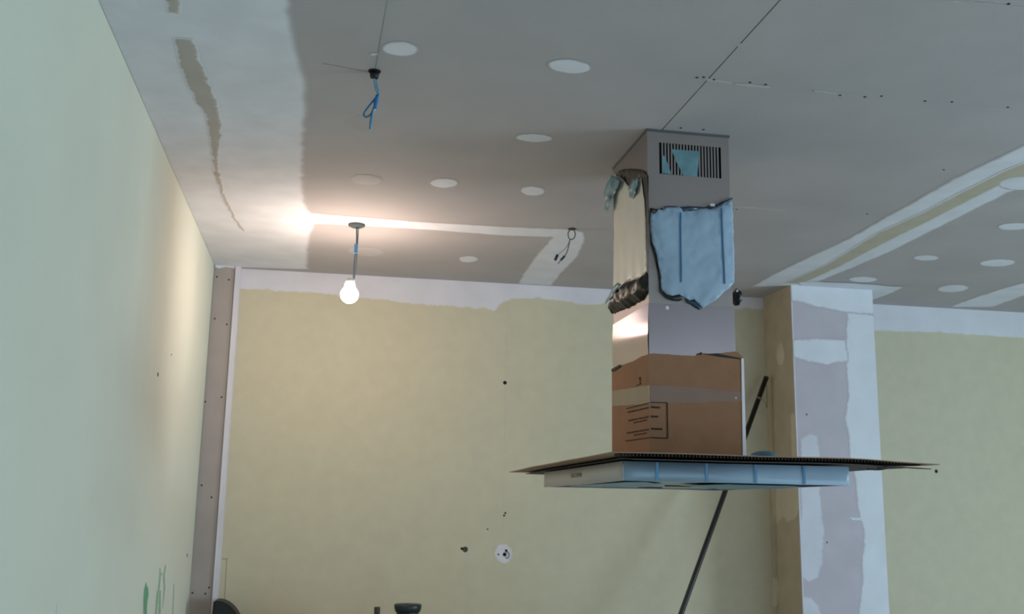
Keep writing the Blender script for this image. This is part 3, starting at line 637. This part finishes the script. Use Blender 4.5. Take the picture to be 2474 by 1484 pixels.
lathe('lamp_holder', [(0, .072), (.010, .072), (.016, .066), (.018, .054), (.0185, .044), (0, .044)], bc, WHITE, lamp)
prof = []
R = .036
for s in range(15):
    a = -math.pi/2+s*(math.pi*.80)/14; prof.append((max(R*math.cos(a), .0005), R*math.sin(a)))
prof += [(.021, .034), (.0195, .046)]
lathe('glass_bulb', prof, bc, bulbm, lamp)

# ------------------------------------------------------------------ hanging cables
c = at(905, 172, 'Z', CZ)
cb = empty('hanging_cable', (c.x, c.y, CZ), 'blue looped cable hanging out of a hole in the ceiling near the front', 'cable')
lathe('ceiling_hole', [(0, -.003), (.016, -.003), (.017, -.0002), (0, -.0002)], (c.x, c.y, CZ), DARK, cb)
lathe('cable_gland', [(0, -.022), (.009, -.022), (.012, -.016), (.012, -.003), (0, -.003)], (c.x, c.y, CZ), BLACK, cb)
Y = c.y
def P(x, y, d=0): return at(x, y, 'Y', Y+d)
tube('wire', [P(903, 182), P(906, 205), P(911, 222), P(916, 228), P(909, 240), P(905, 255), P(901, 272), P(896, 290), P(895, 314)], .0030, WPALE, cb, 8, sp=6)
tube('wire', [P(905, 184, .004), P(909, 205, .004), P(914, 226, .004), P(906, 238, .004), P(890, 258, .004), P(879, 275, .004), P(884, 283, .004), P(896, 276, .004), P(902, 262, .004), P(911, 240, .004)], .0026, WBLUE, cb, 8, sp=6)
tube('insulation_sleeve', [P(912, 230, -.003), P(908, 246, -.003), P(906, 264, -.003)], [.0048, .0060, .0048], mat('bright_blue_sleeve', (40, 110, 178), rough=.4, var=.1), cb, 10, sp=4)
tube('wire', [P(900, 268, -.002), P(897, 290, -.002), P(893, 312, -.002)], .0022, WBLUE, cb, 8, sp=4)

c = at(1382, 553, 'Z', CZ); Y = c.y
cb = empty('looped_cable', (c.x, c.y, CZ), 'grey looped cable with two dark terminals hanging beside the white compound strip', 'cable')
lathe('ceiling_hole', [(0, -.003), (.016, -.003), (.018, -.0002), (0, -.0002)], (c.x, c.y, CZ), HOLE, cb)
tube('wire', [P(1379, 554), P(1373, 562), P(1374, 574), P(1380, 579), P(1387, 575), P(1390, 565), P(1386, 555)], .0026, WGREY, cb, 8, sp=6)
tube('wire', [P(1377, 578), P(1375, 590), P(1371, 606), P(1365, 618), P(1360, 624)], .0022, WGREY, cb, 8, sp=6)
tube('wire', [P(1377, 578, .004), P(1372, 592, .004), P(1362, 604, .004), P(1352, 612, .004), P(1346, 618, .004)], .0018, WLIL, cb, 8, sp=6)
tube('terminal', [P(1347, 616), P(1341, 629)], .0060, WDARK, cb, 8)
tube('terminal', [P(1364, 619), P(1355, 629)], .0048, WDARK, cb, 8)
tube('wire', [P(1357, 627), P(1348, 637)], .003, WLIL, cb, 8)

# ------------------------------------------------------------------ black pole leaning behind the hood
top = at(1851, 913, 'Y', 4.99); top.x = min(top.x, PX0-.016)
# foot: along the same sight plane down to the floor
d0, d1 = at(1851, 913, 'Y', 4.99), None
for s in range(400):
    x = 1645-s*.36*2.6; y = 1484+s*2.6
    q = at(x, y, 'Y', 4.62)
    if q.z < .012: d1 = q; break
pole = empty('black_pole', (d1.x, d1.y, 0), 'long black pole leaning on the column, passing behind the hood', 'pole')
tube('shaft', [d1, d0], .0128, ROD, pole, 14)
ax = (d0-d1).normalized()
rp_ = min((d1+ax*(s*.002) for s in range(1500)), key=lambda p: abs((p-Vector((0, 0, EYE))).dot(up)/(p-Vector((0, 0, EYE))).dot(fw)-(742-964)/F))
tube('copper_ring', [rp_-ax*.004, rp_+ax*.004], .0148, COPPER, pole, 14)
tube('string', [rp_+Vector((.012, -.01, 0)), at(1848, 971, 'Y', 4.98), at(1853, 985, 'Y', 5.0), at(1852, 930, 'Y', 5.0)], .0015, WGREY, pole, 6, sp=4)
tube('end_cap', [d0-ax*.01, d0+ax*.004], .0134, BLACK, pole, 14)

# ------------------------------------------------------------------ workbench below the frame and what stands on it
TZ = .86
wbn = empty('work_table', (.1, 4.7, 0), 'raw wood work table that carries the dark teal container by the back wall', 'table')
box('table_top', -.44, 1.2, 4.42, 5.05, TZ-.03, TZ, WOOD, wbn, .003)
for x in (-.38, 1.14):
    for y in (4.48, 4.99): box('leg', x-.03, x+.03, y-.03, y+.03, 0, TZ-.03, WOOD, wbn, .003)
Yc = 4.7
def canister(pl, pr, pt, Y, label, m, slope, name, cat):
    a = at(pl, pt, 'Y', Y); b = at(pr, pt, 'Y', Y); r = (b.x-a.x)/2; cx = (a.x+b.x)/2; zt = a.z
    e = empty(name, (cx, Y, TZ), label, cat)
    lathe('body', [(0, 0), (r*.92*slope, 0), (r*.95*slope, .02), (r*.8, zt-TZ-.035), (r*.8, zt-TZ-.02), (0, zt-TZ-.02)], (cx, Y, TZ), m, e)
    lathe('lid', [(0, -.034), (r*.88, -.034), (r*.97, -.02), (r, -.006), (r*.96, 0), (0, .001)], (cx, Y, zt), m, e)
    return e
canister(952, 1019, 1460, Yc, 'dark teal round lid of a container just showing at the bottom edge', TEAL, .8, 'container', 'container')
canister(904, 919, 1467, Yc, 'thin dark cap left of the dark teal container at the bottom edge', mat('dark_grey_cap', (70, 68, 68), var=.2), 1.1, 'bottle', 'bottle')
# black rounded object in the corner
a = at(517, 1449, 'Y', 4.93); b = at(572, 1484, 'Y', 4.93)
bm = bmesh.new(); W = .135; x0 = a.x+.004; prof = [(x0, TZ)]
zt = a.z
for s in range(13):
    t_ = s/12*math.pi/2; prof.append((x0+.012+math.sin(t_)*(W-.012), TZ+.05+(zt-TZ-.05)*math.cos(t_)))
prof.append((x0+W, TZ)); prof.insert(1, (x0, zt-.006))
f0 = bm.faces.new([bm.verts.new((p[0], 4.86, p[1])) for p in prof])
r = bmesh.ops.extrude_face_region(bm, geom=[f0])
for g_ in r['geom']:
    if isinstance(g_, bmesh.types.BMVert): g_.co.y += .14
bmesh.ops.bevel(bm, geom=[e for e in bm.edges if abs(e.verts[0].co.y-e.verts[1].co.y) < 1e-5], offset=.006, segments=2, affect='EDGES')
tag(finish(bm, 'tool_case', BLACK, None, False), 'black case with a rounded top in the left back corner at the bottom edge', 'case')
bpy.context.view_layer.update()
